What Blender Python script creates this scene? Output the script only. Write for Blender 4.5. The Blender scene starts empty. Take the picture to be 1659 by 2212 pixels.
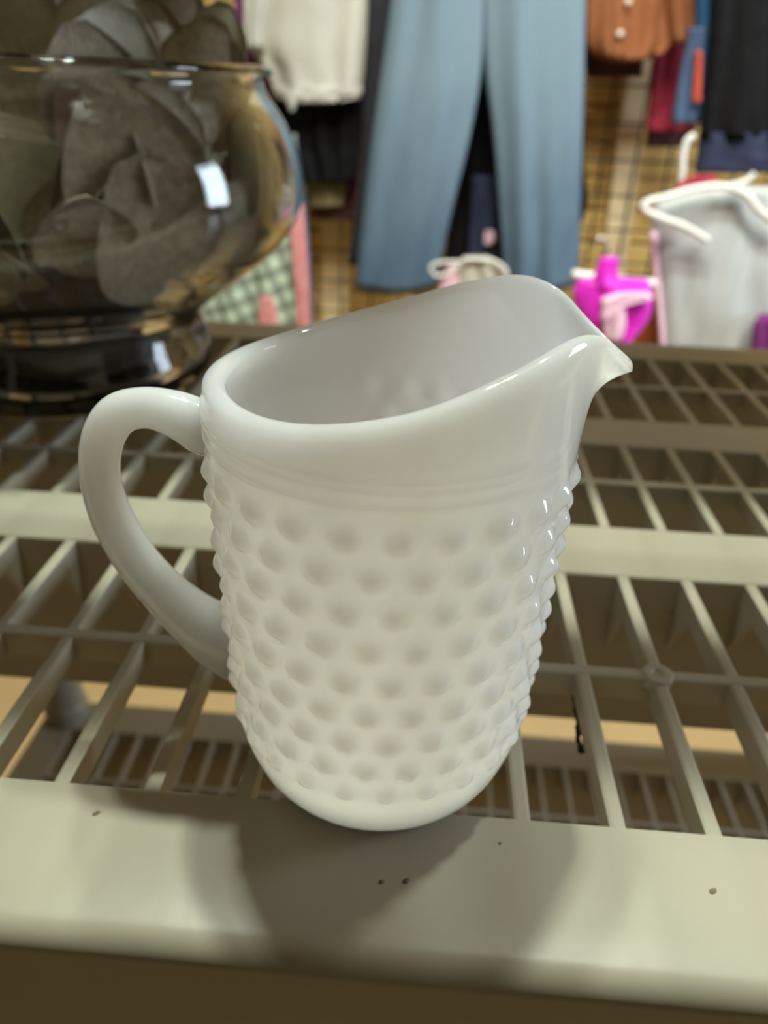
import bpy, bmesh, math, random
from mathutils import Vector, Matrix, noise

# ------------------------------------------------------------------ camera, world, lights
C = bpy.context.scene.collection
sc = bpy.context.scene
S = 0.2            # metres per design unit (camera height above the shelf)
ZS = 0.9           # height of the shelf top above the floor
W, H, F = 1659.0, 2212.0, 1661.0
PITCH, YAW, ROLL = 0.51228294, 0.05333735, 0.03690784
_f = Vector((-math.sin(YAW)*math.cos(PITCH), math.cos(YAW)*math.cos(PITCH), -math.sin(PITCH)))
_r = Vector((math.cos(YAW), math.sin(YAW), 0)); _u = _r.cross(_f)
CR = math.cos(ROLL)*_r + math.sin(ROLL)*_u
CU = -math.sin(ROLL)*_r + math.cos(ROLL)*_u
CAM = Vector((0, 0, ZS + S))

def P(x, y, z):                     # design units -> world
    return Vector((x*S, y*S, z*S + ZS))
def at(px, py, Y):                  # a photograph point at real distance Y (metres) -> world
    d = (px - W/2)/F*CR - (py - H/2)/F*CU + _f
    return CAM + d*(Y/d.y)

cd = bpy.data.cameras.new('camera'); cam = bpy.data.objects.new('camera', cd); C.objects.link(cam)
cd.sensor_fit = 'VERTICAL'; cd.sensor_height = 24.0; cd.sensor_width = 18.0; cd.lens = F/H*24.0
cd.clip_start = 0.005
m = Matrix.Identity(4)
for i in range(3):
    m[i][0] = CR[i]; m[i][1] = CU[i]; m[i][2] = -_f[i]; m[i][3] = CAM[i]
cam.matrix_world = m
cd.dof.use_dof = True; cd.dof.focus_distance = 0.185; cd.dof.aperture_fstop = 6.8
sc.camera = cam

sc.view_settings.view_transform = 'Standard'; sc.view_settings.look = 'None'
sc.view_settings.gamma = 1.0; sc.view_settings.use_curve_mapping = False
sc.view_settings.exposure = 0.0

wd = bpy.data.worlds.new('room_ambient'); sc.world = wd; wd.use_nodes = True
bg = wd.node_tree.nodes['Background']; bg.inputs[0].default_value = (1.0, 0.74, 0.48, 1); bg.inputs[1].default_value = 0.012

def area(name, loc, target, w, h, power, col):
    l = bpy.data.lights.new(name, 'AREA'); l.shape = 'RECTANGLE'; l.size = w; l.size_y = h
    l.energy = power; l.color = col
    o = bpy.data.objects.new(name, l); C.objects.link(o); o.location = loc
    o.rotation_euler = (Vector(target) - Vector(loc)).to_track_quat('-Z', 'Y').to_euler()
    return o
def spot(name, loc, target, power, col, angle, size=0.06, blend=0.6):
    l = bpy.data.lights.new(name, 'SPOT'); l.energy = power; l.color = col
    l.spot_size = math.radians(angle); l.spot_blend = blend; l.shadow_soft_size = size
    o = bpy.data.objects.new(name, l); C.objects.link(o); o.location = loc
    o.rotation_euler = (Vector(target) - Vector(loc)).to_track_quat('-Z', 'Y').to_euler()
    return o
PB = P(-.046, .967, 0)
COOL = (0.90, 1.0, 0.88)
def dirlight(name, dx, dy, hgt, w, h, power, col):
    return area(name, PB + Vector((dx*hgt, dy*hgt, hgt)), PB, w, h, power, col)
dirlight('ceiling_lamp', .008, .255, 1.9, .10, .08, 28.5, COOL)
dirlight('ceiling_lamp', -.10, .265, 1.9, .10, .08, 17, COOL)
dirlight('ceiling_lamp', .28, .22, 1.9, .10, .08, 14.5, COOL)
area('window_light', (2.35, 0.75, 1.35), (0, .5, .9),   .5, 1.1, 30, (0.72, 0.86, 1.0))
area('ceiling_fill', (0, .3, 2.75), (0, .3, 0), 3.4, 3.2, 12.5, (1.0, 0.77, 0.46))  # added warm fill in place of ceiling bounce, lifts the shadows
spot('wall_spotlight', (0.05, 0.30, 2.55), (0.0, 2.0, 1.0), 72, (1.0, 0.93, 0.82), 58, .26, .5)
spot('wall_spotlight', (0.95, 0.30, 2.55), (0.75, 2.0, 1.0), 120, (1.0, 0.93, 0.82), 58, .26, .5)

# ------------------------------------------------------------------ helpers
def tag(o, label=None, cat=None, group=None, kind=None):
    if label: o['label'] = label
    if cat: o['category'] = cat
    if group: o['group'] = group
    if kind: o['kind'] = kind
    return o
def mesh(name, verts, faces, smooth=False):
    me = bpy.data.meshes.new(name); me.from_pydata([tuple(v) for v in verts], [], faces); me.update()
    if smooth:
        me.polygons.foreach_set('use_smooth', [True]*len(me.polygons))
    return me
def obj(name, me, mat=None, parent=None, loc=None):
    o = bpy.data.objects.new(name, me); C.objects.link(o)
    if mat and me is not None and not me.materials: me.materials.append(mat)
    if parent is not None:
        o.parent = parent
    if loc is not None: o.location = loc
    return o
def empty(name, loc, label, cat, group=None):
    o = bpy.data.objects.new(name, None); C.objects.link(o); o.location = loc
    o.empty_display_size = .02
    return tag(o, label, cat, group)
class MB:
    def __init__(s): s.v = []; s.f = []
    def add(s, v, f):
        n = len(s.v); s.v += [Vector(a) for a in v]; s.f += [tuple(i+n for i in q) for q in f]
    def box(s, a, b):
        x0, y0, z0 = a; x1, y1, z1 = b
        s.add([(x0,y0,z0),(x1,y0,z0),(x1,y1,z0),(x0,y1,z0),(x0,y0,z1),(x1,y0,z1),(x1,y1,z1),(x0,y1,z1)],
              [(0,3,2,1),(4,5,6,7),(0,1,5,4),(1,2,6,5),(2,3,7,6),(3,0,4,7)])
    def extrude_x(s, prof, x0, x1):          # closed (y,z) profile swept along x
        n = len(prof)
        v = [(x0, y, z) for y, z in prof] + [(x1, y, z) for y, z in prof]
        f = [(i, (i+1) % n, n+(i+1) % n, n+i) for i in range(n)] + [tuple(range(n))[::-1], tuple(range(n, 2*n))]
        s.add(v, f)
    def tube(s, pts, rad, n=8, cap=True):
        pts = [Vector(p) for p in pts]
        rs = rad if isinstance(rad, (list, tuple)) else [rad]*len(pts)
        v = []; up = Vector((0.13, 0.27, 0.95)).normalized(); prev = None
        for i, p in enumerate(pts):
            t = (pts[min(i+1, len(pts)-1)] - pts[max(i-1, 0)]).normalized()
            a = (prev - t*prev.dot(t)) if prev is not None else t.cross(up)
            if a.length < 1e-5: a = t.orthogonal()
            a.normalize(); b = t.cross(a); prev = a
            for k in range(n):
                c = 2*math.pi*k/n; v.append(p + (a*math.cos(c) + b*math.sin(c))*rs[i])
        f = []
        for i in range(len(pts)-1):
            for k in range(n):
                f.append((i*n+k, i*n+(k+1) % n, (i+1)*n+(k+1) % n, (i+1)*n+k))
        if cap:
            f.append(tuple(range(n))[::-1]); f.append(tuple(range((len(pts)-1)*n, len(pts)*n)))
        s.add(v, f)
    def lathe(s, prof, n=48, center=(0, 0, 0)):
        cx, cy, cz = center; v = []; f = []
        for r, z in prof:
            for k in range(n):
                a = 2*math.pi*k/n; v.append((cx+r*math.cos(a), cy+r*math.sin(a), cz+z))
        for i in range(len(prof)-1):
            for k in range(n):
                f.append((i*n+k, i*n+(k+1) % n, (i+1)*n+(k+1) % n, (i+1)*n+k))
        s.add(v, f)
    def build(s, name, mat, parent=None, smooth=False, origin=None, bevel=0):
        o0 = Vector(origin) if origin is not None else Vector((0, 0, 0))
        if parent is not None and origin is None: o0 = world_loc(parent)
        me = mesh(name, [p - o0 for p in s.v], s.f, smooth)
        bm = bmesh.new(); bm.from_mesh(me); bmesh.ops.recalc_face_normals(bm, faces=bm.faces[:])
        if bevel:
            bmesh.ops.bevel(bm, geom=bm.edges[:], offset=bevel, segments=2, affect='EDGES', profile=.5, clamp_overlap=True)
        bm.to_mesh(me); bm.free()
        o = obj(name, me, mat, parent)
        if parent is None and origin is not None: o.location = o0
        return o
def world_loc(o):
    v = Vector((0, 0, 0))
    while o is not None:
        v += o.location; o = o.parent
    return v
def catmull(pts, n=6):
    pts = [Vector(p) for p in pts]; out = []
    for i in range(len(pts)-1):
        p0 = pts[max(i-1, 0)]; p1 = pts[i]; p2 = pts[i+1]; p3 = pts[min(i+2, len(pts)-1)]
        for k in range(n):
            t = k/n
            out.append(.5*((2*p1) + (p2-p0)*t + (2*p0-5*p1+4*p2-p3)*t*t + (3*p1-p0-3*p2+p3)*t**3))
    out.append(pts[-1]); return out
def lerp_list(ks, vs, x):
    if x <= ks[0]: return vs[0]
    for i in range(len(ks)-1):
        if x <= ks[i+1]:
            t = (x-ks[i])/(ks[i+1]-ks[i]); return vs[i]*(1-t) + vs[i+1]*t
    return vs[-1]
def spline1(xs, ys, x):             # monotone-ish cubic hermite
    n = len(xs)
    if x <= xs[0]: return ys[0]
    if x >= xs[-1]: return ys[-1]
    i = max(j for j in range(n-1) if xs[j] <= x)
    def sl(j):
        if j == 0 or j == n-1: return 0.0
        return (ys[j+1]-ys[j-1])/(xs[j+1]-xs[j-1])
    h = xs[i+1]-xs[i]; t = (x-xs[i])/h; t2 = t*t; t3 = t2*t
    return (2*t3-3*t2+1)*ys[i] + (t3-2*t2+t)*h*sl(i) + (-2*t3+3*t2)*ys[i+1] + (t3-t2)*h*sl(i+1)
def sstep(a, b, x):
    t = min(max((x-a)/(b-a), 0), 1); return t*t*(3-2*t)

# ------------------------------------------------------------------ materials
def mat(name, col, rough=.6, col2=None, scale=20, bump=0, bscale=60, spec=.5, sss=0, sssr=(.01, .008, .006), spots=None, coords='Object', stretch=None, sheen=0):
    m = bpy.data.materials.new(name); m.use_nodes = True; nt = m.node_tree; N = nt.nodes; L = nt.links
    b = N['Principled BSDF']; b.inputs['Roughness'].default_value = rough
    b.inputs['Base Color'].default_value = (*col, 1); b.inputs['Specular IOR Level'].default_value = spec
    tc = N.new('ShaderNodeTexCoord'); src = tc.outputs[coords]
    if stretch:
        mp = N.new('ShaderNodeMapping'); mp.inputs['Scale'].default_value = stretch; L.new(src, mp.inputs[0]); src = mp.outputs[0]
    last = None
    if col2:
        nz = N.new('ShaderNodeTexNoise'); nz.inputs['Scale'].default_value = scale; nz.inputs['Detail'].default_value = 6; L.new(src, nz.inputs['Vector'])
        rp = N.new('ShaderNodeValToRGB'); rp.color_ramp.elements[0].position = .3; rp.color_ramp.elements[1].position = .7
        rp.color_ramp.elements[0].color = (*col, 1); rp.color_ramp.elements[1].color = (*col2, 1)
        L.new(nz.outputs['Fac'], rp.inputs[0]); last = rp.outputs[0]; L.new(last, b.inputs['Base Color'])
    if spots:
        sc_, thr, sc_col = spots
        v = N.new('ShaderNodeTexVoronoi'); v.inputs['Scale'].default_value = sc_; L.new(src, v.inputs['Vector'])
        r2 = N.new('ShaderNodeValToRGB'); r2.color_ramp.elements[0].position = thr*.6; r2.color_ramp.elements[1].position = thr
        r2.color_ramp.elements[0].color = (1, 1, 1, 1); r2.color_ramp.elements[1].color = (0, 0, 0, 1)
        L.new(v.outputs['Distance'], r2.inputs[0])
        mx = N.new('ShaderNodeMixRGB'); L.new(r2.outputs[0], mx.inputs[0])
        if last: L.new(last, mx.inputs[1])
        else: mx.inputs[1].default_value = (*col, 1)
        mx.inputs[2].default_value = (*sc_col, 1); last = mx.outputs[0]; L.new(last, b.inputs['Base Color'])
    if bump:
        nb = N.new('ShaderNodeTexNoise'); nb.inputs['Scale'].default_value = bscale; nb.inputs['Detail'].default_value = 5; L.new(src, nb.inputs['Vector'])
        bp = N.new('ShaderNodeBump'); bp.inputs['Strength'].default_value = bump; bp.inputs['Distance'].default_value = .002
        L.new(nb.outputs['Fac'], bp.inputs['Height']); L.new(bp.outputs[0], b.inputs['Normal'])
    if sss:
        b.inputs['Subsurface Weight'].default_value = sss; b.inputs['Subsurface Radius'].default_value = sssr; b.inputs['Subsurface Scale'].default_value = 1.0
    if sheen:
        b.inputs['Sheen Weight'].default_value = sheen
    return m
M = {}
M['plastic'] = mat('cream_plastic', (.395, .36, .275), .40, (.44, .405, .315), 9, bump=.04, bscale=220, spots=(26, .035, (.30, .25, .16)))
M['milk'] = mat('milk_glass', (.98, .943, .92), .07, spec=.55, sss=1.0, sssr=(.055, .050, .042))
M['glass'] = mat('clear_glass', (.97, .98, .97), .02)
_b = M['glass'].node_tree.nodes['Principled BSDF']; _b.inputs['Transmission Weight'].default_value = 1; _b.inputs['IOR'].default_value = 1.47
M['leaf'] = mat('dried_leaf', (.36, .28, .18), .55, (.54, .44, .30), 14, bump=.5, bscale=40, sheen=.2)
M['leaf_pale'] = mat('pale_dried_leaf', (.60, .55, .41), .5, (.74, .69, .54), 10, bump=.3, bscale=40)
M['leaf_pink'] = mat('dusty_pink_leaf', (.38, .22, .17), .6, (.46, .29, .23), 10)
M['foot_shade'] = mat('painted_foot_shade', (.030, .022, .016), .9, (.055, .040, .028), 30, bump=.8, bscale=80)  # near-black colour standing in for the darkness in the vase foot
M['stem'] = mat('dark_stem', (.06, .045, .03), .7)
M['floor'] = mat('tan_floor', (.56, .37, .17), .6, (.64, .43, .21), 5)
M['board'] = mat('yellow_pine_board', (.66, .45, .14), .55, (.78, .56, .22), 4, bump=.2, bscale=12, stretch=(1.5, 6, 14))
M['stud'] = mat('pale_pine', (.78, .60, .34), .6, (.84, .68, .42), 5, stretch=(10, 10, 1.2))
M['wire'] = mat('black_wire', (.02, .017, .014), .45)
M['black'] = mat('black_fabric', (.006, .006, .0075), .9, (.010, .010, .012), 30, spec=.15)
M['charcoal'] = mat('charcoal_fabric', (.028, .028, .034), .9, (.042, .042, .050), 30, bump=.3, spec=.2)
M['navy'] = mat('navy_fabric', (.015, .02, .055), .85, (.025, .032, .08), 30)
M['cream'] = mat('cream_knit', (.47, .455, .40), .8, (.55, .535, .475), 14, bump=.4, bscale=120)
M['rust'] = mat('rust_cotton', (.26, .085, .028), .8, (.32, .115, .042), 14, bump=.3)
M['crimson'] = mat('crimson_cotton', (.27, .008, .03), .8, (.33, .012, .04), 14)
M['maroon'] = mat('maroon_cotton', (.07, .02, .022), .8, (.09, .03, .03), 14)
M['blue'] = mat('blue_cotton', (.03, .13, .32), .8, (.045, .17, .40), 14)
M['slate'] = mat('slate_blue_cotton', (.05, .09, .18), .8, (.07, .12, .23), 14)
M['red'] = mat('orange_red_cotton', (.50, .06, .025), .8, (.56, .08, .03), 14)
M['orange'] = mat('burnt_orange_cotton', (.40, .11, .03), .8, (.46, .14, .04), 14)
M['purple'] = mat('plum_purple_knit', (.17, .02, .16), .85, (.23, .035, .21), 20)
M['magenta'] = mat('hot_pink_satin', (.78, .02, .62), .35, (.86, .04, .70), 16)
M['pale_pink'] = mat('pale_pink_satin', (.82, .50, .66), .4, (.88, .62, .74), 16)
M['white_plastic'] = mat('white_hanger_plastic', (.80, .80, .77), .3)
M['chrome'] = mat('hanger_steel', (.55, .55, .55), .25); M['chrome'].node_tree.nodes['Principled BSDF'].inputs['Metallic'].default_value = 1
M['grey_shirt'] = mat('pale_grey_jersey', (.42, .455, .455), .8, (.52, .55, .55), 10, bump=.3, stretch=(6, 6, 1))
M['olive'] = mat('olive_cotton', (.22, .20, .10), .85, (.29, .26, .14), 14)
M['pink'] = mat('salmon_pink_cotton', (.72, .26, .26), .85, (.80, .36, .36), 40)
M['button'] = mat('ivory_button', (.75, .68, .58), .35)
M['card'] = mat('brown_cardboard', (.27, .18, .10), .85, (.32, .22, .13), 8)
M['dust_brown'] = mat('brown_dirt', (.20, .165, .105), .9)
M['dust'] = mat('dust_strand', (.03, .022, .015), .95)

def denim():                        # dye fade plus painted light falloff: worn pale thighs, darker indigo hems
    m = mat('faded_denim', (.055, .105, .185), .85, (.085, .15, .235), 7, bump=.4, bscale=300, stretch=(5, 5, 1.6))
    nt = m.node_tree; N = nt.nodes; L = nt.links; b = N['Principled BSDF']
    base = b.inputs['Base Color'].links[0].from_socket
    tc = N.new('ShaderNodeTexCoord'); sp = N.new('ShaderNodeSeparateXYZ'); L.new(tc.outputs['Object'], sp.inputs[0])
    nz = N.new('ShaderNodeTexNoise'); nz.inputs['Scale'].default_value = 7; L.new(tc.outputs['Object'], nz.inputs['Vector'])
    ad = N.new('ShaderNodeMath'); ad.operation = 'MULTIPLY_ADD'; L.new(nz.outputs['Fac'], ad.inputs[0]); ad.inputs[1].default_value = .28; L.new(sp.outputs['Z'], ad.inputs[2])
    rp = N.new('ShaderNodeValToRGB'); rp.color_ramp.elements[0].position = .16; rp.color_ramp.elements[1].position = .60
    rp.color_ramp.elements[0].color = (0, 0, 0, 1); rp.color_ramp.elements[1].color = (1, 1, 1, 1); L.new(ad.outputs[0], rp.inputs[0])
    mx = N.new('ShaderNodeMixRGB'); L.new(rp.outputs[0], mx.inputs[0]); L.new(base, mx.inputs[1]); mx.inputs[2].default_value = (.17, .25, .315, 1)
    L.new(mx.outputs[0], b.inputs['Base Color']); return m
M['denim'] = denim()
def plaid():
    m = bpy.data.materials.new('mint_plaid'); m.use_nodes = True; nt = m.node_tree; N = nt.nodes; L = nt.links
    b = N['Principled BSDF']; b.inputs['Roughness'].default_value = .85
    tc = N.new('ShaderNodeTexCoord'); prev = None
    base = N.new('ShaderNodeRGB'); base.outputs[0].default_value = (.58, .72, .58, 1); prev = base.outputs[0]
    for d, s, col, rot in (('X', 9, (.10, .12, .09), .35), ('Z', 8, (.11, .13, .10), .35)):
        mp = N.new('ShaderNodeMapping'); mp.inputs['Rotation'].default_value = (0, rot, 0); L.new(tc.outputs['Object'], mp.inputs[0])
        w = N.new('ShaderNodeTexWave'); w.wave_type = 'BANDS'; w.bands_direction = d; w.inputs['Scale'].default_value = s; w.inputs['Distortion'].default_value = .6
        L.new(mp.outputs[0], w.inputs['Vector'])
        rp = N.new('ShaderNodeValToRGB'); rp.color_ramp.elements[0].position = .66; rp.color_ramp.elements[1].position = .8
        rp.color_ramp.elements[0].color = (0, 0, 0, 1); rp.color_ramp.elements[1].color = (.7, .7, .7, 1); L.new(w.outputs['Fac'], rp.inputs[0])
        mx = N.new('ShaderNodeMixRGB'); L.new(rp.outputs[0], mx.inputs[0]); L.new(prev, mx.inputs[1]); mx.inputs[2].default_value = (*col, 1); prev = mx.outputs[0]
    L.new(prev, b.inputs['Base Color']); return m
M['plaid'] = plaid()

# ------------------------------------------------------------------ room: floor and wall
fb = MB(); fb.box((-2.2, -.9, -.05), (2.4, 2.16, 0)); tag(fb.build('floor', M['floor']), kind='structure')
WY = 2.08
wb = MB(); wb.box((-2.2, WY, 0), (2.4, WY+.08, 2.6)); wall = tag(wb.build('wall_back', M['board']), kind='structure')
bd = MB(); bd.box((-2.2, -.018, .003), (2.4, 0, .073))
bme = None
for k in range(34):
    if bme is None:
        o = bd.build('plank', M['board'], wall, origin=(0, 0, 0), bevel=.006); bme = o.data
    else: o = obj('plank', bme, None, wall)
    o.location = (0, WY-.0005, .076*k)

# ------------------------------------------------------------------ shelving unit
XL, XR = -2.2*S, 2.45*S
rail_prof = {'front': None}
unit = empty('shelving_unit', (0, 0, 0), 'cream plastic ventilated shelving unit that the white pitcher stands on', 'shelving')
SP = .1476; X0 = -.5475
WIDE = [(1.542, 1.773), (2.306, 2.535)]
THIN = [1.197, 2.044, 2.887]
SK = .46
shared = {}
def shelf(zt):
    """one moulded shelf with its top at world height zt"""
    z = lambda h: zt + h*S
    fr = MB()
    # front rail: flat top, shallow bevel, rolled edge, deep skirt
    top = [(.826, 0), (.66, 0)] + [(.65-.01*i_, -.0009*i_) for i_ in range(1, 3)] + [(.618-.040*math.sin(g_*math.pi/16), -.043+.040*math.cos(g_*math.pi/16)) for g_ in range(0, 9)] + [(.577, -SK), (.60, -SK), (.61, -.06), (.80, -.03), (.80, -.17), (.826, -.17)]
    fr.extrude_x([(y*S, z(h)) for y, h in top], XL, XR)
    back = [(3.24, 0), (3.47, 0), (3.49, -.02), (3.49, -SK), (3.465, -SK), (3.465, -.03), (3.265, -.03), (3.265, -SK), (3.24, -SK)]
    fr.extrude_x([(y*S, z(h)) for y, h in back], XL, XR)
    for xa, xb in ((XL, XL+.2*S), (XR-.2*S, XR)):
        fr.box((xa, .826*S, z(-SK)), (xb, 3.24*S, z(-.0008)))
    f = fr.build('shelf_frame', M['plastic'], unit, smooth=True); f.data.set_sharp_from_angle(angle=math.radians(28))
    for a, b in WIDE:
        if ('w', zt, a) is None: pass
        mb = MB()
        pr = [(a, -.004), (a+.004, 0), (b-.004, 0), (b, -.004), (b, -SK), (b-.025, -SK), (b-.025, -.03), (a+.025, -.03), (a+.025, -SK), (a, -SK)]
        mb.extrude_x([(y*S, z(h)) for y, h in pr], XL+.2*S, XR-.2*S)
        mb.build('rail', M['plastic'], f)
    for t in THIN:
        mb = MB(); pr = [(t-.015, -.003), (t-.011, 0), (t+.011, 0), (t+.015, -.003), (t+.010, -.062), (t-.010, -.062)]
        mb.extrude_x([(y*S, z(h)) for y, h in pr], XL+.2*S, XR-.2*S)
        mb.build('crossbar', M['plastic'], f)
    spans = [(.826, 1.542), (1.773, 2.306), (2.535, 3.24)]
    k0 = math.ceil((XL/S+.25-X0)/SP); k1 = math.floor((XR/S-.25-X0)/SP)
    for i, (a, b) in enumerate(spans):
        if i not in shared:
            mb = MB(); w = .0125
            hd = .06
            # flat bar with a small gusset at each end
            n = [(a, .10), (a+.04, hd), (b-.07, hd), (b, .20)]
            for (ya, da), (yb, db) in zip(n[:-1], n[1:]):
                v = []
                for y, d in ((ya, da), (yb, db)):
                    v += [(-w*S, y*S, -.0006), (-w*.6*S, y*S, -.0002), (w*.6*S, y*S, -.0002), (w*S, y*S, -.0006), (w*.75*S, y*S, -d*S), (-w*.75*S, y*S, -d*S)]
                q = [(j, (j+1) % 6, 6+(j+1) % 6, 6+j) for j in range(6)]
                mb.add(v, q)
            me = mesh('slat', mb.v, mb.f)
            bm = bmesh.new(); bm.from_mesh(me); bmesh.ops.remove_doubles(bm, verts=bm.verts[:], dist=1e-6); bmesh.ops.recalc_face_normals(bm, faces=bm.faces[:]); bm.to_mesh(me); bm.free()
            me.materials.append(M['plastic']); shared[i] = me
        for k in range(k0, k1+1):
            o = obj('slat', shared[i], None, f); o.location = ((X0+SP*k)*S, 0, zt)
    return f
def boss(f, x, y, zt):              # round moulding boss on a crossbar
    mb = MB(); mb.lathe([(.0002, -.004), (.0062, -.004), (.0062, .0002), (.0052, .0007), (.0026, .0007), (.0020, .0001), (.0002, .0001)], 20, (x*S, y*S, zt))
    mb.build('boss', M['plastic'], f, smooth=False)
def speck(f, px, py, r):            # dirt stuck to the shelf top
    d = (px - W/2)/F*CR - (py - H/2)/F*CU + _f; p = CAM + d*(-S/d.z)
    mb = MB(); mb.lathe([(.00005, .0004), (r*.6, .00035), (r, .0001), (r, -.0008), (.00005, -.0008)], 9, (p.x, p.y, ZS - (.0018 if p.y < .128 else 0)))
    for q in mb.v: q.x += (q.y-p.y)*.5
    mb.build('dirt_speck', M['dust_brown'], f, smooth=True)
LOW = ZS - 2.45*S; UP = ZS + 2.45*S
f_main = shelf(ZS); boss(f_main, X0+7*SP, 1.197, ZS)
for q_ in ((825, 1905, .0008), (878, 1903, .001), (208, 1757, .0010), (1540, 1925, .0011), (1080, 1822, .0005)): speck(f_main, *q_)
shelf(LOW); shelf(UP)  # upper tier is out of view, added for the shade it casts
for x in (XL+.13*S, XR-.13*S):
    for y in (.70, 3.36):
        mb = MB()
        for a, b in ((0.0, LOW-SK*S), (LOW, ZS-SK*S), (ZS, UP-SK*S)):
            r = .115*S
            mb.lathe([(0, a), (r*1.12, a), (r*1.12, a+.02), (r, a+.025), (r, b-.025), (r*1.12, b-.02), (r*1.12, b), (0, b)], 20, (x, y*S, 0))
        mb.build('post', M['plastic'], unit, smooth=False)

# unseen cardboard cartons added on the upper shelf to shade the rear rails
def carton(x0, x1, y0, y1, h, label):
    z = UP + .0005
    e = empty('shade_carton', ((x0+x1)/2*S, (y0+y1)/2*S, z), label, 'carton')
    mb = MB(); mb.box((x0*S, y0*S, z), (x1*S, y1*S, z+h)); mb.build('box_body', M['card'], e, bevel=.002)
    ym = (y0+y1)/2*S
    for a, b in ((y0*S+.002, ym-.001), (ym+.001, y1*S-.002)):
        mb = MB(); mb.box((x0*S+.002, a, z+h), (x1*S-.002, b, z+h+.003)); mb.build('flap', M['card'], e)
carton(-2.1, -.75, 2.45, 3.42, .21, 'unseen wide brown carton added on the upper shelf to shade the glass vase')
carton(-.70, .85, 2.50, 3.42, .20, 'unseen middle brown carton added on the upper shelf to shade the rails behind the pitcher')
carton(.90, 2.35, 2.48, 3.42, .20, 'unseen brown carton added at the right end of the upper shelf for its shade')

# ------------------------------------------------------------------ milk glass pitcher
PX, PY = -.046, .967
AZ = 0.09
Tn = [math.radians(a) for a in (0, 8, 16, 26, 40, 60, 90, 130, 180)]
RR = [.314, .306, .287, .268, .257, .254, .248, .245, .252]
ZR = [.694, .701, .723, .753, .761, .740, .698, .667, .664]
def bodyr(z):
    r = .2275 + .0365*z
    if z < .19:
        t = 1 - z/.19; r -= .062*(1-math.sqrt(max(0, 1-t*t)))
    return r
NB = 25; PH0 = math.radians(-84)
ROWS = [.556, .504, .450, .395, .339, .285, .234, .182, .133]
def bump(phi, z):
    d = 0.0
    for j, zj in enumerate(ROWS):
        if abs(z-zj) > .036: continue
        ph = PH0 + (0.5 if j % 2 else 0.0)*2*math.pi/NB
        q = (phi-ph)/(2*math.pi/NB); q -= round(q)
        dx = q*2*math.pi/NB*.236; dz = z-zj
        rr = math.sqrt(dx*dx + dz*dz*1.1)/.0285
        if rr < 1: d += .0105*(.5+.5*math.cos(math.pi*rr))**1.0
    band = .0055*sstep(.150, .128, z)
    return max(d, band)
def rims(phi):
    a = abs((phi + math.pi) % (2*math.pi) - math.pi)
    return spline1(Tn, RR, a), spline1(Tn, ZR, a)
def pitcher_body():
    nphi = 300; nb = 150; v = []; f = []
    ZC = .585
    rows = []
    zs = [0.0] + [.002, .005, .009, .014, .02, .028] + [.036 + (ZC-.036)*i/(nb-1) for i in range(nb)]
    cols = []
    for k in range(nphi):
        phi = 2*math.pi*k/nphi + AZ
        rr, zr = rims(phi-AZ)
        col = []
        a = abs((phi-AZ + math.pi) % (2*math.pi) - math.pi)
        for z in zs:
            r = bodyr(z)
            d = bump(phi, z)
            if math.pi - a < .16: d *= sstep(.10, .16, math.pi-a)       # plain strip under the handle
            col.append((r + d, z))
        nt = 34
        base = bodyr(ZC)
        for i in range(1, nt+1):
            t = i/nt; z = ZC + (zr-.012-ZC)*t
            r0 = bodyr(z); ex = rr - .004 - bodyr(zr)
            lip = ex*(t**5 if a < .7 else t**2)
            lip = ex*(t**6*.75 + t**2*.25)
            r = r0 + lip
            for zc, am in ((.630, .0030), (.617, .0022), (.598, .0030)):
                r += am*math.exp(-((z-zc)/.0045)**2)*sstep(.45, .9, a)*.8
            col.append((r, z))
        # rounded rim
        th = lerp_list([0, .3, .6, 1.1, 3.2], [.012, .014, .018, .026, .032], a)
        ro = rr - .004
        lift = .013
        for i in range(1, 8):
            g = math.pi*i/8
            col.append((ro - th/2 + th/2*math.cos(g), zr - .012 + lift*math.sin(g)))
        # inner wall
        ri = ro - th
        for i in range(0, 40):
            t = i/39; z = (zr-.012)*(1-t) + .05*t
            r0 = bodyr(max(z, .15)) - .026
            w = max(0, 1-(zr-.012-z)/.14); w = w**3
            r = r0*(1-w) + ri*w
            if z < .12: r -= .06*(1-(z-.05)/.07)**2
            col.append((r, z))
        cols.append([(PX + r*math.cos(phi), PY + r*math.sin(phi), z) for r, z in col])
    n = len(cols[0])
    for c in cols: v += c
    for k in range(nphi):
        k2 = (k+1) % nphi
        for i in range(n-1):
            f.append((k*n+i, k2*n+i, k2*n+i+1, k*n+i+1))
    c0 = len(v); v.append((PX, PY, .004)); c1 = len(v); v.append((PX, PY, .05))
    for k in range(nphi):
        k2 = (k+1) % nphi
        f.append((c0, k2*n, k*n)); f.append((c1, k*n+n-1, k2*n+n-1))
    return [Vector((x*S, y*S, z*S)) for x, y, z in v], f
pit = empty('hobnail_pitcher', P(PX, PY, 0), 'white milk glass hobnail pitcher with loop handle and pouring spout', 'pitcher')
v, f = pitcher_body()
v = [a - Vector((PX*S, PY*S, 0)) for a in v]
obj('body', mesh('body', v, f, True), M['milk'], pit)
HS = [(-.268, .572, .046, .040), (-.290, .572, .044, .036), (-.310, .574, .0395, .033), (-.3445, .589, .033, .031), (-.386, .596, .0290, .0255), (-.427, .582, .0295, .0255), (-.4545, .541, .0295, .0255), (-.4655, .482, .0295, .0255),
      (-.457, .413, .033, .026), (-.429, .341, .036, .027), (-.388, .280, .041, .030), (-.345, .234, .050, .037), (-.305, .205, .068, .040), (-.262, .190, .082, .044)]
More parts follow.
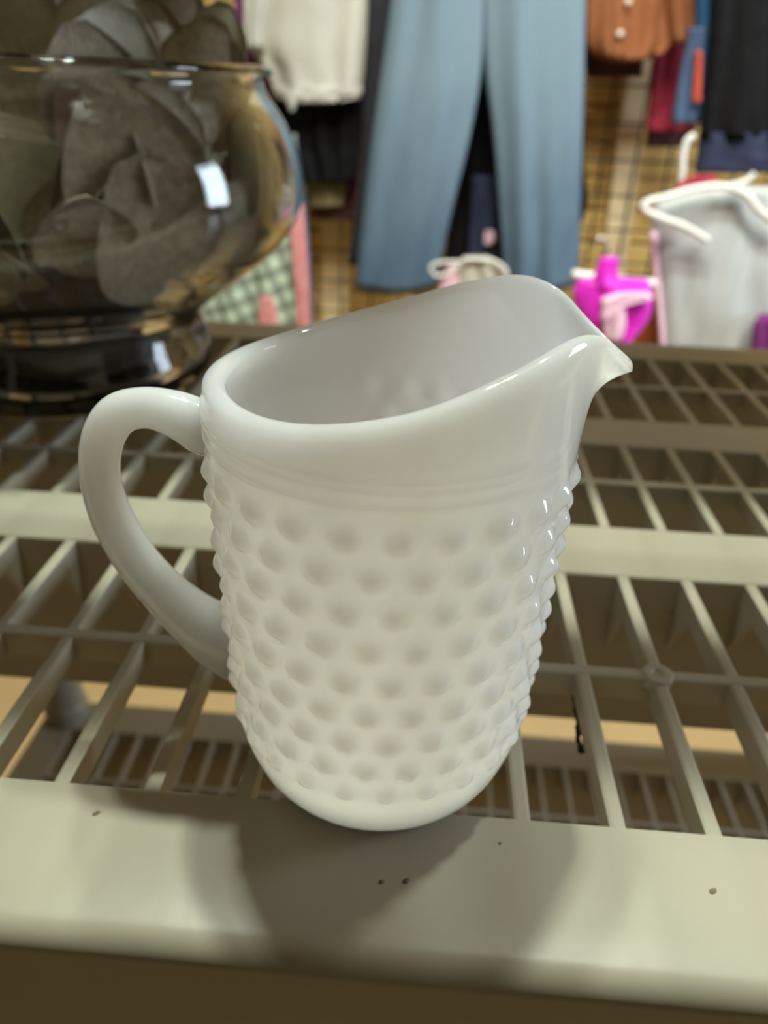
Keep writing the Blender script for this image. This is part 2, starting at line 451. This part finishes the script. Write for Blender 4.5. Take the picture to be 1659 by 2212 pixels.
def handle():
    pts = catmull([Vector((a, b, 0)) for a, b, c, d in HS], 6)
    ws = catmull([Vector((c, d, 0)) for a, b, c, d in HS], 6)
    n = 28; v = []; f = []
    for i, p in enumerate(pts):
        t = (pts[min(i+1, len(pts)-1)] - pts[max(i-1, 0)]).normalized()
        nrm = Vector((t.y, -t.x, 0))
        for k in range(n):
            a = 2*math.pi*k/n; ca, sa = math.cos(a), math.sin(a)
            q = p + nrm*ca*ws[i].x
            v.append(((q.x-PX)*S, sa*ws[i].y*S, q.y*S))
    m_ = len(pts)
    for i in range(m_-1):
        for k in range(n): f.append((i*n+k, i*n+(k+1) % n, (i+1)*n+(k+1) % n, (i+1)*n+k))
    f.append(tuple(range(n))); f.append(tuple(range((m_-1)*n, m_*n))[::-1])
    me = mesh('handle', v, f, True)
    bm = bmesh.new(); bm.from_mesh(me); bmesh.ops.recalc_face_normals(bm, faces=bm.faces[:]); bm.to_mesh(me); bm.free()
    return me
obj('handle', handle(), M['milk'], pit)

# ------------------------------------------------------------------ glass bowl vase with dried leaves
VX, VY = -1.30, 2.68
vase = empty('footed_glass_vase', P(VX, VY, 0), 'round clear footed glass vase filled with dried leaves', 'vase')
outer = [(.588, 1.024), (.602, 1.014), (.599, 1.000), (.570, .984), (.585, .94), (.635, .87), (.672, .79), (.690, .70), (.685, .61), (.645, .53), (.575, .455), (.49, .39), (.40, .325), (.335, .275), (.312, .235), (.318, .19), (.335, .14), (.342, .09), (.33, .045), (.30, .012), (.29, 0)]
op = catmull([Vector((a+.15, b, 0)) for a, b in outer], 3)
inner = [(.570, 1.026), (.553, 1.008), (.548, .985), (.565, .94), (.613, .87), (.650, .79), (.667, .70), (.662, .61), (.622, .535), (.55, .465), (.46, .395), (.365, .325), (.275, .27), (.245, .225), (.255, .12), (.24, .06), (.12, .026), (0.0, .022)]
ip = catmull([Vector((a+(.15 if a > .1 else 0), b, 0)) for a, b in inner], 3)
vb = MB(); vb.lathe([(q.x*S, q.y*S) for q in op if q.y > .235][:] + [], 64, (0, 0, 0))
def vase_mesh():
    mb = MB()
    prof = [(q.x*S, q.y*S) for q in reversed(ip)] + [(q.x*S, q.y*S) for q in op]
    prof = [(max(r, .0002), z) for r, z in prof] + [(.0002, .0)]
    mb.lathe(prof, 72)
    return mb
o = vase_mesh().build('bowl', M['glass'], vase, smooth=True, origin=(0, 0, 0))
arr = empty('dried_leaf_arrangement', P(VX, VY, .40), 'bunch of dull dried eucalyptus style leaves filling the glass vase', 'dried leaves')
def leaf_mesh(seed):
    rnd = random.Random(seed); nu, nv = 9, 7; v = []; f = []
    cup = rnd.uniform(.15, .45); curl = rnd.uniform(-.3, .5)
    for i in range(nu):
        t = i/(nu-1); w = max(.04, math.sin(math.pi*min(1, t**.75*.94+.03))**.75)*.5
        for j in range(nv):
            s_ = (j/(nv-1)-.5)*2
            x = s_*w; z = t; y = cup*(x*x)*1.6 + curl*t*t*.5 + .03*math.sin(7*t+seed)*s_
            v.append((x, y, z))
    for i in range(nu-1):
        for j in range(nv-1): f.append((i*nv+j, i*nv+j+1, (i+1)*nv+j+1, (i+1)*nv+j))
    n = len(v); v2 = [(x, y+.012, z) for x, y, z in v]
    f2 = [tuple(reversed([a+n for a in q])) for q in f]
    rim_ = [j for j in range(nv)] + [i*nv+nv-1 for i in range(1, nu)] + [(nu-1)*nv+j for j in range(nv-2, -1, -1)] + [i*nv for i in range(nu-2, 0, -1)]
    f3 = [(rim_[k], rim_[(k+1) % len(rim_)], n+rim_[(k+1) % len(rim_)], n+rim_[k]) for k in range(len(rim_))]
    return mesh('leaf', v+v2, f+f2+f3, True)
LM = []
for k, mm in enumerate(('leaf', 'leaf', 'leaf_pale', 'leaf', 'leaf_pink', 'leaf_pale')):
    me = leaf_mesh(k+3); me.materials.append(M[mm]); LM.append(me)
rnd = random.Random(11)
def add_leaf(x, y, z, size, rot, k):
    o = obj('leaf', LM[k], None, arr); o.location = Vector((x, y, z))*S - Vector((0, 0, .40*S)); o.scale = (size*S,)*3; o.rotation_euler = rot
# filling the bowl: overlapping leaves near the glass wall and a dense core
def rad_at(z): return spline1([.36, .42, .5, .6, .7, .8, .9, 1.0], [.38, .56, .66, .73, .74, .715, .66, .60], z)
for k in range(96):
    z = rnd.uniform(.42, .93); a = rnd.uniform(0, 2*math.pi); size = rnd.uniform(.26, .42)
    rr = rad_at(z)*rnd.uniform(.62, .93)
    lean = rnd.uniform(-.7, .2)
    if z > .85: lean = rnd.uniform(-.15, .2)
    rot = (lean, rnd.uniform(-.7, .7), a - math.pi/2 + rnd.uniform(-.4, .4))
    tip_z = z - .1
    add_leaf(rr*math.cos(a), rr*math.sin(a), max(.40, tip_z), size, rot, rnd.choice([0, 1, 1, 3, 3, 0, 2, 4, 5]))
# leaves rising above the rim (placed from the photograph at the vase's depth)
tops = [(215, 130, -.20, .30, 2, .1), (445, 120, .1, .22, 5, .2), (60, 110, -.1, .34, 5, -.5), (120, 150, .15, .30, 0, .3), (330, 150, 0, .26, 0, -.1), (390, 165, -.15, .24, 3, .5), (20, 60, 0, .3, 2, .3), (270, 190, .2, .28, 1, .5), (480, 190, .05, .20, 1, .35), (150, 40, .2, .3, 1, -.2), (360, 60, .25, .24, 3, .1)]
for px, py, dy, size, k, tilt in tops:
    w = at(px, py, (VY+dy)*S)
    l = w - P(VX, VY, 0)
    rr = math.hypot(l.x, l.y)/S
    if rr > .56: l.x *= .56/rr; l.y *= .56/rr
    add_leaf(l.x/S, l.y/S, l.z/S-.06, size, (-.1, tilt, .15*math.sin(px)), k)
fl = None
for k in range(12):
    sb = MB()
    a = rnd.uniform(0, 6.28); r1 = rnd.uniform(.05, .3); a2 = a+rnd.uniform(-.5, .5)
    pts = catmull([Vector((.08*math.cos(a), .08*math.sin(a), .38)), Vector((r1*.8*math.cos(a), r1*.8*math.sin(a), .65)), Vector((r1*math.cos(a2), r1*math.sin(a2), .98))], 5)
    sb.tube([(p)*S - Vector((0, 0, .4*S)) for p in pts], .0022, 6)
    sb.build('stem', M['stem'], arr, smooth=True, origin=(0, 0, 0))
fl = MB(); pr = [(.001, .034), (.26, .04), (.335, .08), (.35, .14), (.345, .2), (.36, .27), (.42, .33), (.50, .40), (.54, .46), (.42, .50), (.001, .52)]  # made-up dark core, puts the shade of the vase foot into colour
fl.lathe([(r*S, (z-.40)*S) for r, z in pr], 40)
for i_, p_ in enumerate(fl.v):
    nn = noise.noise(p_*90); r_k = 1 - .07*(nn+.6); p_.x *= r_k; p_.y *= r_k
fl.build('foot_shade_filler', M['foot_shade'], arr, smooth=True, origin=(0, 0, 0))


# ------------------------------------------------------------------ black grid panel on the wall
GY = 1.985
grid = empty('wire_grid_panel', (0, GY, .42), 'black wire display grid in front of the yellow board wall', 'grid panel')
GX0, GX1, GZ0, GZ1 = -1.0, 1.4, .42, 1.95
def wire_mesh(axis, L_):
    mb = MB(); mb.tube([(0, 0, 0), (L_, 0, 0)] if axis == 'x' else [(0, 0, 0), (0, 0, L_)], .0027, 6); return mesh('wire', mb.v, mb.f, True)
mh = wire_mesh('x', GX1-GX0); mv = wire_mesh('z', GZ1-GZ0)
for me in (mh, mv): me.materials.append(M['wire'])
k = 0
while GX0 + k*.0762 <= GX1+.001:
    o = obj('upright_wire', mv, None, grid); o.location = (GX0+k*.0762, .007, 0); k += 1
k = 0
while GZ0 + k*.0762 <= GZ1+.001:
    o = obj('cross_wire', mh, None, grid); o.location = (GX0, 0, k*.0762); k += 1

# pale wooden battens on the wall
def batten(pts, w, label):
    a, b = pts
    mb = MB(); d = .03
    z0, z1 = b.z, a.z
    mb.add([(b.x-w/2, b.y, z0), (b.x+w/2, b.y, z0), (b.x+w/2, b.y+d, z0), (b.x-w/2, b.y+d, z0), (a.x-w/2, a.y, z1), (a.x+w/2, a.y, z1), (a.x+w/2, a.y+d, z1), (a.x-w/2, a.y+d, z1)],
           [(0,3,2,1),(4,5,6,7),(0,1,5,4),(1,2,6,5),(2,3,7,6),(3,0,4,7)])
    o = mb.build('wooden_batten', M['stud'], origin=(b.x, b.y, z0)); tag(o, label, 'batten')
batten((at(1392, 60, 2.02), at(1322, 620, 2.02)), .058, 'pale pine batten on the wall below the rust shirt')
a_ = at(722, 300, 2.02); b_ = at(724, 800, 2.02)
batten((a_, b_), .068, 'pale pine batten on the wall left of the jeans')

# ------------------------------------------------------------------ clothes
def cloth_tube(rows, Y, depth, folds=5, amp=.012, seed=0, ncol=40, sub=8, hem=0.0, yslope=0.0):
    """rows: photograph outline (y, xl, xr) top to bottom -> flattened fabric tube at distance Y"""
    ys = [r[0] for r in rows]; n = (len(rows)-1)*sub
    V = []; rng = random.Random(seed); ph = [rng.uniform(0, 6.28) for _ in range(8)]
    rings = []
    for i in range(n+1):
        t = i/n; y = ys[0] + (ys[-1]-ys[0])*t
        xl = spline1(ys, [r[1] for r in rows], y); xr = spline1(ys, [r[2] for r in rows], y)
        ring = []
        for side in (0, 1):
            for j in range(ncol):
                u = j/ncol if side == 0 else 1-j/ncol
                c = math.cos(math.pi*(1-u)); x = xl + (xr-xl)*(c+1)/2
                yy = y + hem*math.sin(math.pi*(c+1)/2)*t
                p = at(x, yy, Y)
                b = math.sqrt(max(0, 1-c*c))
                env = .35 + .65*t
                w = amp*env*b*(math.sin(folds*c*1.7 + ph[0] + 1.2*math.sin(2.5*t+ph[1])) + .6*math.sin(folds*2.3*c + ph[2] + 2*t) + .5*noise.noise(Vector((c*2.5, t*4, seed))))
                dy = (-1 if side == 0 else 1)*depth*.5*b**.8 - (w if side == 0 else w*.6)
                ring.append(Vector((p.x, p.y + dy + yslope*(t-.5), p.z)))
        rings.append(ring)
    m_ = 2*ncol; v = [p for r in rings for p in r]; f = []
    for i in range(n):
        for j in range(m_): f.append((i*m_+j, (i+1)*m_+j, (i+1)*m_+(j+1) % m_, i*m_+(j+1) % m_))
    f.append(tuple(range(m_))); 
    # a shallow inner fold closes the lower opening
    k0 = len(v); cen = sum(rings[-1], Vector())/m_
    for p in rings[-1]: v.append(cen + (p-cen)*.9 + Vector((0, 0, .012)))
    for j in range(m_): f.append((n*m_+j, k0+j, k0+(j+1) % m_, n*m_+(j+1) % m_))
    f.append(tuple(range(k0, k0+m_))[::-1])
    return v, f
def part(name, data, material, parent=None):
    v, f = data; o0 = world_loc(parent) if parent is not None else sum(v, Vector())/len(v)
    me = mesh(name, [p-o0 for p in v], f, True)
    bm = bmesh.new(); bm.from_mesh(me); bmesh.ops.recalc_face_normals(bm, faces=bm.faces[:]); bm.to_mesh(me); bm.free()
    o = obj(name, me, material, parent)
    if parent is None: o.location = o0
    return o
def single(name, data, material, label, cat, group=None):
    return tag(part(name, data, material), label, cat, group)
def hanger_tube(mb, pts_px, Y, r, n=8):
    mb.tube(catmull([at(x, y, Y) for x, y in pts_px], 5), r, n)

# blue jeans
jy = 1.80
j = empty('blue_jeans', at(1010, 640, jy), 'faded blue wide leg jeans hanging in the middle of the wall', 'jeans')
part('leg', cloth_tube([(-200, 872, 1046), (0, 845, 1046), (150, 825, 1040), (300, 803, 1014), (450, 785, 978), (560, 773, 954), (618, 768, 945)], jy, .07, 4, .008, 3, hem=10), M['denim'], j)
part('leg', cloth_tube([(-200, 1038, 1258), (0, 1040, 1264), (150, 1048, 1262), (300, 1066, 1258), (450, 1078, 1253), (560, 1086, 1249), (612, 1088, 1246)], jy, .07, 4, .008, 5, hem=10), M['denim'], j)
part('waist', cloth_tube([(-420, 900, 1225), (-300, 885, 1240), (-200, 872, 1252), (-120, 880, 1240)], jy, .06, 4, .006, 6), M['denim'], j)
hb = MB()
hb.tube([at(1258, 20, jy-.0), at(1256, 300, jy), at(1248, 610, jy)], .0025, 6)
hb.build('side_seam', M['denim'], j, smooth=True)
# dark trousers behind
single('charcoal_trousers', cloth_tube([(-60, 792, 1010), (100, 788, 1010), (300, 780, 985), (450, 768, 970), (570, 752, 940)], 1.875, .045, 4, .006, 8), M['charcoal'], 'charcoal trousers showing along the left edge of the blue jeans', 'trousers')
single('black_trousers', cloth_tube([(-60, 1000, 1255), (150, 990, 1262), (350, 978, 1262), (480, 968, 1256), (575, 960, 1105)], 1.93, .04, 4, .006, 9), M['black'], 'black trousers seen between the legs of the blue jeans', 'trousers')
single('navy_leggings', cloth_tube([(380, 1020, 1080), (450, 1018, 1075), (575, 1012, 1070)], 1.885, .02, 3, .003, 10), M['navy'], 'navy leggings end hanging between the jeans legs over black trousers', 'leggings')

# cream sweater
cy = 1.83
cs = empty('cream_sweater', at(660, 240, cy), 'cream knit sweater with tied hem left of the jeans', 'sweater')
part('torso', cloth_tube([(-180, 545, 790), (-60, 532, 796), (60, 532, 793), (110, 545, 790), (150, 572, 787), (205, 590, 782)], cy, .08, 4, .011, 12, hem=12), M['cream'], cs)
part('hem_band', cloth_tube([(186, 590, 784), (200, 592, 783), (213, 596, 780)], cy, .084, 4, .008, 12, hem=9, sub=4), M['cream'], cs)
part('tie', cloth_tube([(195, 608, 650), (218, 617, 645), (240, 626, 636)], cy-.045, .02, 2, .002, 13, ncol=12), M['cream'], cs)
part('sleeve', cloth_tube([(-180, 520, 585), (-40, 525, 580), (70, 528, 572), (108, 532, 570)], cy-.03, .05, 3, .008, 14, ncol=20), M['cream'], cs)
# black skirt below
single('black_skirt', cloth_tube([(180, 592, 782), (260, 590, 780), (330, 612, 776), (392, 640, 765)], 1.87, .05, 6, .010, 15), M['black'], 'black skirt hanging below the cream sweater', 'skirt')
single('olive_shorts', cloth_tube([(350, 655, 755), (400, 660, 752), (446, 668, 742)], 1.9, .04, 4, .006, 16), M['olive'], 'olive green shorts peeking out below the black skirt', 'shorts')
single('purple_cardigan', cloth_tube([(-120, 500, 780), (60, 512, 790), (130, 522, 788), (200, 560, 788), (330, 735, 776), (400, 738, 770), (466, 742, 764)], 1.95, .02, 5, .004, 17), M['purple'], 'plum purple cardigan behind the cream sweater and black skirt', 'cardigan')
single('brown_piece', cloth_tube([(425, 660, 775), (445, 665, 775), (474, 680, 772)], 1.915, .02, 4, .004, 18), M['maroon'], 'dark brown vest showing under the olive shorts', 'piece')  # plain dark brown strip below the shorts

# plaid shirt low at left with pink strip
ps = empty('plaid_shirt', at(560, 740, 1.72), 'mint green plaid shirt with salmon pink edge behind the glass vase', 'shirt')
part('body', cloth_tube([(290, 420, 640), (420, 425, 650), (560, 425, 660), (660, 425, 668), (760, 425, 672)], 1.74, .05, 5, .009, 19), M['plaid'], ps)
part('front_edge', cloth_tube([(380, 615, 640), (450, 622, 655), (560, 632, 664), (650, 640, 668), (760, 642, 672)], 1.71, .02, 2, .003, 20, ncol=12), M['pink'], ps)
part('pocket_strip', cloth_tube([(640, 560, 590), (690, 558, 600), (760, 555, 610)], 1.705, .015, 2, .002, 21, ncol=12), M['pink'], ps)
single('blue_scarf', cloth_tube([(290, 618, 640), (380, 622, 652), (520, 640, 668), (650, 655, 676), (760, 655, 680)], 1.80, .02, 2, .003, 22, ncol=14), M['slate'], 'slate blue scarf edge hanging beside the plaid shirt', 'scarf')

# rust shirt
ry = 1.86
rs = empty('rust_shirt', at(1380, 130, ry), 'rust orange button shirt at the top right of the jeans', 'shirt')
part('torso', cloth_tube([(-180, 1270, 1470), (-60, 1268, 1468), (40, 1266, 1455), (95, 1268, 1450), (118, 1280, 1430)], ry, .07, 5, .009, 24, hem=16), M['rust'], rs)
part('sleeve', cloth_tube([(-180, 1430, 1490), (-60, 1436, 1496), (40, 1440, 1498), (85, 1446, 1494), (94, 1450, 1490)], ry-.02, .05, 3, .006, 25, ncol=20), M['rust'], rs)
part('placket', cloth_tube([(-180, 1330, 1362), (0, 1326, 1356), (128, 1322, 1350)], ry-.038, .008, 2, .001, 26, ncol=10), M['rust'], rs)
for bx, by in ((1358, 4), (1340, 73)):
    mb = MB(); c = at(bx, by, ry-.05); ring = []
    mb.tube([c, c + Vector((0, .005, 0))], .0065, 14); mb.build('button', M['button'], rs, smooth=True)
single('maroon_tank_top', cloth_tube([(40, 1262, 1396), (120, 1262, 1392), (168, 1266, 1388)], 1.915, .03, 4, .005, 27), M['maroon'], 'dark maroon tank top just below the rust shirt hem', 'top')
single('crimson_tshirt', cloth_tube([(40, 1420, 1525), (120, 1412, 1520), (200, 1404, 1510), (270, 1396, 1500), (284, 1396, 1498)], 1.925, .03, 4, .005, 28), M['crimson'], 'crimson red t-shirt hanging right of the pine batten', 't-shirt')
single('brown_shorts', cloth_tube([(260, 1398, 1505), (290, 1396, 1500), (318, 1396, 1490)], 1.96, .02, 4, .003, 29), M['maroon'], 'dark brown shorts under the crimson t-shirt', 'shorts')
bs = single('blue_tunic', cloth_tube([(-150, 1500, 1570), (0, 1504, 1560), (120, 1500, 1550), (200, 1490, 1545), (266, 1478, 1535)], 1.82, .05, 3, .008, 30, ncol=24), M['blue'], 'bright blue tunic between the crimson t-shirt and black dress', 'tunic')
single('slate_blue_shirt', cloth_tube([(60, 1488, 1520), (150, 1470, 1515), (230, 1456, 1512), (268, 1452, 1505)], 1.755, .04, 3, .006, 31, ncol=24), M['slate'], 'slate blue shirt tail in front of the crimson t-shirt', 'shirt')
single('red_strap_top', cloth_tube([(110, 1502, 1516), (170, 1498, 1515), (222, 1496, 1512)], 1.725, .015, 2, .002, 32, ncol=12), M['red'], 'narrow orange red strip of top beside the slate blue shirt', 'top')
bk = empty('black_dress', at(1600, 370, 1.72), 'black dress with navy hem at the top right corner', 'dress')
part('body', cloth_tube([(-180, 1545, 1720), (0, 1535, 1720), (150, 1525, 1722), (300, 1512, 1725)], 1.74, .07, 5, .010, 33), M['black'], bk)
part('hem_panel', cloth_tube([(285, 1510, 1725), (330, 1506, 1725), (372, 1500, 1725)], 1.745, .075, 5, .010, 34), M['navy'], bk)
single('charcoal_blouse', cloth_tube([(-150, 1488, 1530), (0, 1490, 1522), (60, 1494, 1520)], 1.87, .03, 2, .003, 35, ncol=14), M['charcoal'], 'charcoal blouse sleeve beside the rust shirt sleeve', 'blouse')

# white hanger with pale grey shirt
gy = 1.52
gs = empty('pale_grey_shirt', at(1550, 760, gy), 'pale grey sleeveless shirt on the white hanger at right', 'shirt')
part('body', cloth_tube([(405, 1500, 1665), (440, 1420, 1705), (520, 1412, 1712), (620, 1424, 1715), (740, 1434, 1720), (840, 1436, 1722)], gy, .07, 5, .006, 36), M['grey_shirt'], gs)
part('collar_label', cloth_tube([(378, 1500, 1545), (392, 1470, 1550), (412, 1456, 1535)], gy+.02, .02, 2, .003, 37, ncol=14), M['crimson'], gs)
part('side_strip', cloth_tube([(500, 1405, 1418), (620, 1415, 1428), (740, 1424, 1438), (840, 1426, 1440)], gy-.01, .015, 2, .002, 38, ncol=10), M['pale_pink'], gs)
wh = empty('white_hanger', at(1500, 440, gy-.05), 'white plastic clothes hanger holding the pale grey shirt', 'hanger')
mb = MB(); hy = gy-.055
hanger_tube(mb, [(1530, 520), (1480, 490), (1420, 468), (1390, 450), (1398, 436), (1440, 425), (1500, 408), (1560, 402), (1610, 420), (1640, 455), (1690, 490)], hy, .0062)
mb.build('arms', M['white_plastic'], wh, smooth=True)
mb = MB(); hanger_tube(mb, [(1560, 404), (1600, 396), (1616, 388), (1630, 375)], hy, .005); mb.build('neck', M['white_plastic'], wh, smooth=True)
mb = MB(); hanger_tube(mb, [(1470, 400), (1474, 370), (1476, 335), (1484, 305), (1500, 292)], hy+.10, .006)
tag(mb.build('clear_hanger', M['white_plastic'], origin=at(1474, 370, hy+.1), smooth=True), 'translucent white hanger hook beside the navy dress hem', 'hanger')

# hot pink bikini on a hanger
ky = 1.44
bk2 = empty('pink_bikini', at(1330, 745, ky), 'hot pink bikini top with pale bow beside the pitcher spout', 'bikini')
part('cups', cloth_tube([(606, 1248, 1402), (630, 1238, 1408), (680, 1246, 1404), (715, 1270, 1382), (738, 1300, 1362)], ky, .06, 4, .004, 40), M['magenta'], bk2)
part('strap', cloth_tube([(556, 1296, 1336), (585, 1286, 1334), (622, 1278, 1340)], ky-.02, .02, 2, .003, 41, ncol=14), M['magenta'], bk2)
part('highlights', cloth_tube([(632, 1330, 1400), (645, 1300, 1412), (660, 1300, 1350), (690, 1296, 1330)], ky-.035, .02, 3, .004, 42, ncol=16), M['pale_pink'], bk2)  # satin highlight painted as a pale patch of fabric
part('highlights', cloth_tube([(665, 1305, 1350), (700, 1300, 1352), (732, 1308, 1346)], ky-.035, .02, 3, .004, 43, ncol=16), M['pale_pink'], bk2)  # second painted highlight, lower on the cup
hg = empty('clip_hanger', at(1330, 600, ky+.04), 'grey clip hanger holding the hot pink bikini', 'hanger')
mb = MB(); hanger_tube(mb, [(1236, 592), (1290, 598), (1350, 606), (1415, 612)], ky+.045, .008); mb.build('bar', M['white_plastic'], hg, smooth=True)
mb = MB(); hanger_tube(mb, [(1300, 598), (1304, 560), (1312, 535), (1306, 515), (1288, 518), (1282, 535)], ky+.045, .0025); mb.build('hook', M['chrome'], hg, smooth=True)
single('burnt_orange_skirt', cloth_tube([(640, 1375, 1440), (700, 1370, 1436), (780, 1365, 1440)], 1.60, .04, 3, .006, 44), M['orange'], 'burnt orange skirt between the pink bikini and grey shirt', 'skirt')
single('plum_print_top', cloth_tube([(682, 1640, 1720), (700, 1628, 1720), (790, 1622, 1720)], 1.46, .04, 3, .006, 45), M['purple'], 'plum top at the right edge below the grey shirt', 'top')

# small white hangers with pale lingerie above the pitcher rim
ly = 1.735
lg = empty('lingerie_bundle', at(1010, 650, ly), 'pale cream and pink lingerie bundle hanging just above the pitcher rim', 'lingerie')
part('cream_folds', cloth_tube([(556, 1000, 1060), (572, 985, 1086), (600, 972, 1098), (660, 965, 1100)], ly, .05, 5, .009, 46, ncol=24), M['cream'], lg)
part('pink_ribbon', cloth_tube([(572, 966, 990), (600, 956, 990), (650, 945, 990)], ly-.02, .02, 2, .003, 47, ncol=14), M['pale_pink'], lg)
mb = MB(); hanger_tube(mb, [(1000, 566), (965, 566), (938, 570), (930, 582), (945, 596), (975, 590), (990, 575)], ly-.03, .0035); mb.build('white_loop', M['white_plastic'], lg, smooth=True)
mb = MB(); hanger_tube(mb, [(1000, 560), (1030, 560), (1065, 564), (1090, 580), (1096, 600)], ly-.03, .0045); mb.build('white_loop', M['white_plastic'], lg, smooth=True)
single('pink_tag', cloth_tube([(498, 1048, 1066), (515, 1045, 1070), (528, 1046, 1062)], 1.866, .012, 2, .001, 48, ncol=10), M['pale_pink'], 'small pale pink tag between the jeans legs', 'tag')

# ------------------------------------------------------------------ small strand of dust under a slat
def onz(px, py, z):                 # photograph point on the horizontal plane at design height z
    d = (px - W/2)/F*CR - (py - H/2)/F*CU + _f
    return CAM + d*((ZS + z*S - CAM.z)/d.z)
rd = random.Random(4); mb = MB()
pts = [onz(1245 + 9*t + rd.uniform(-4, 3), 1505 + 118*t, -.072-.01*t) for t in [q/16 for q in range(17)]]
mb.tube(pts, [.0013*rd.uniform(.4, 1.3) for _ in pts], 6)
for p in pts:
    for _ in range(3):
        q = p + Vector((rd.uniform(-.0016, .0008), rd.uniform(-.0008, .0008), rd.uniform(-.001, .001)))
        mb.tube([p, q], [.0007, .0002], 5)
tag(mb.build('dust_strand', M['dust'], origin=pts[0], smooth=True), 'dark fuzzy dust strand clinging to the slat right of the pitcher', 'dust')
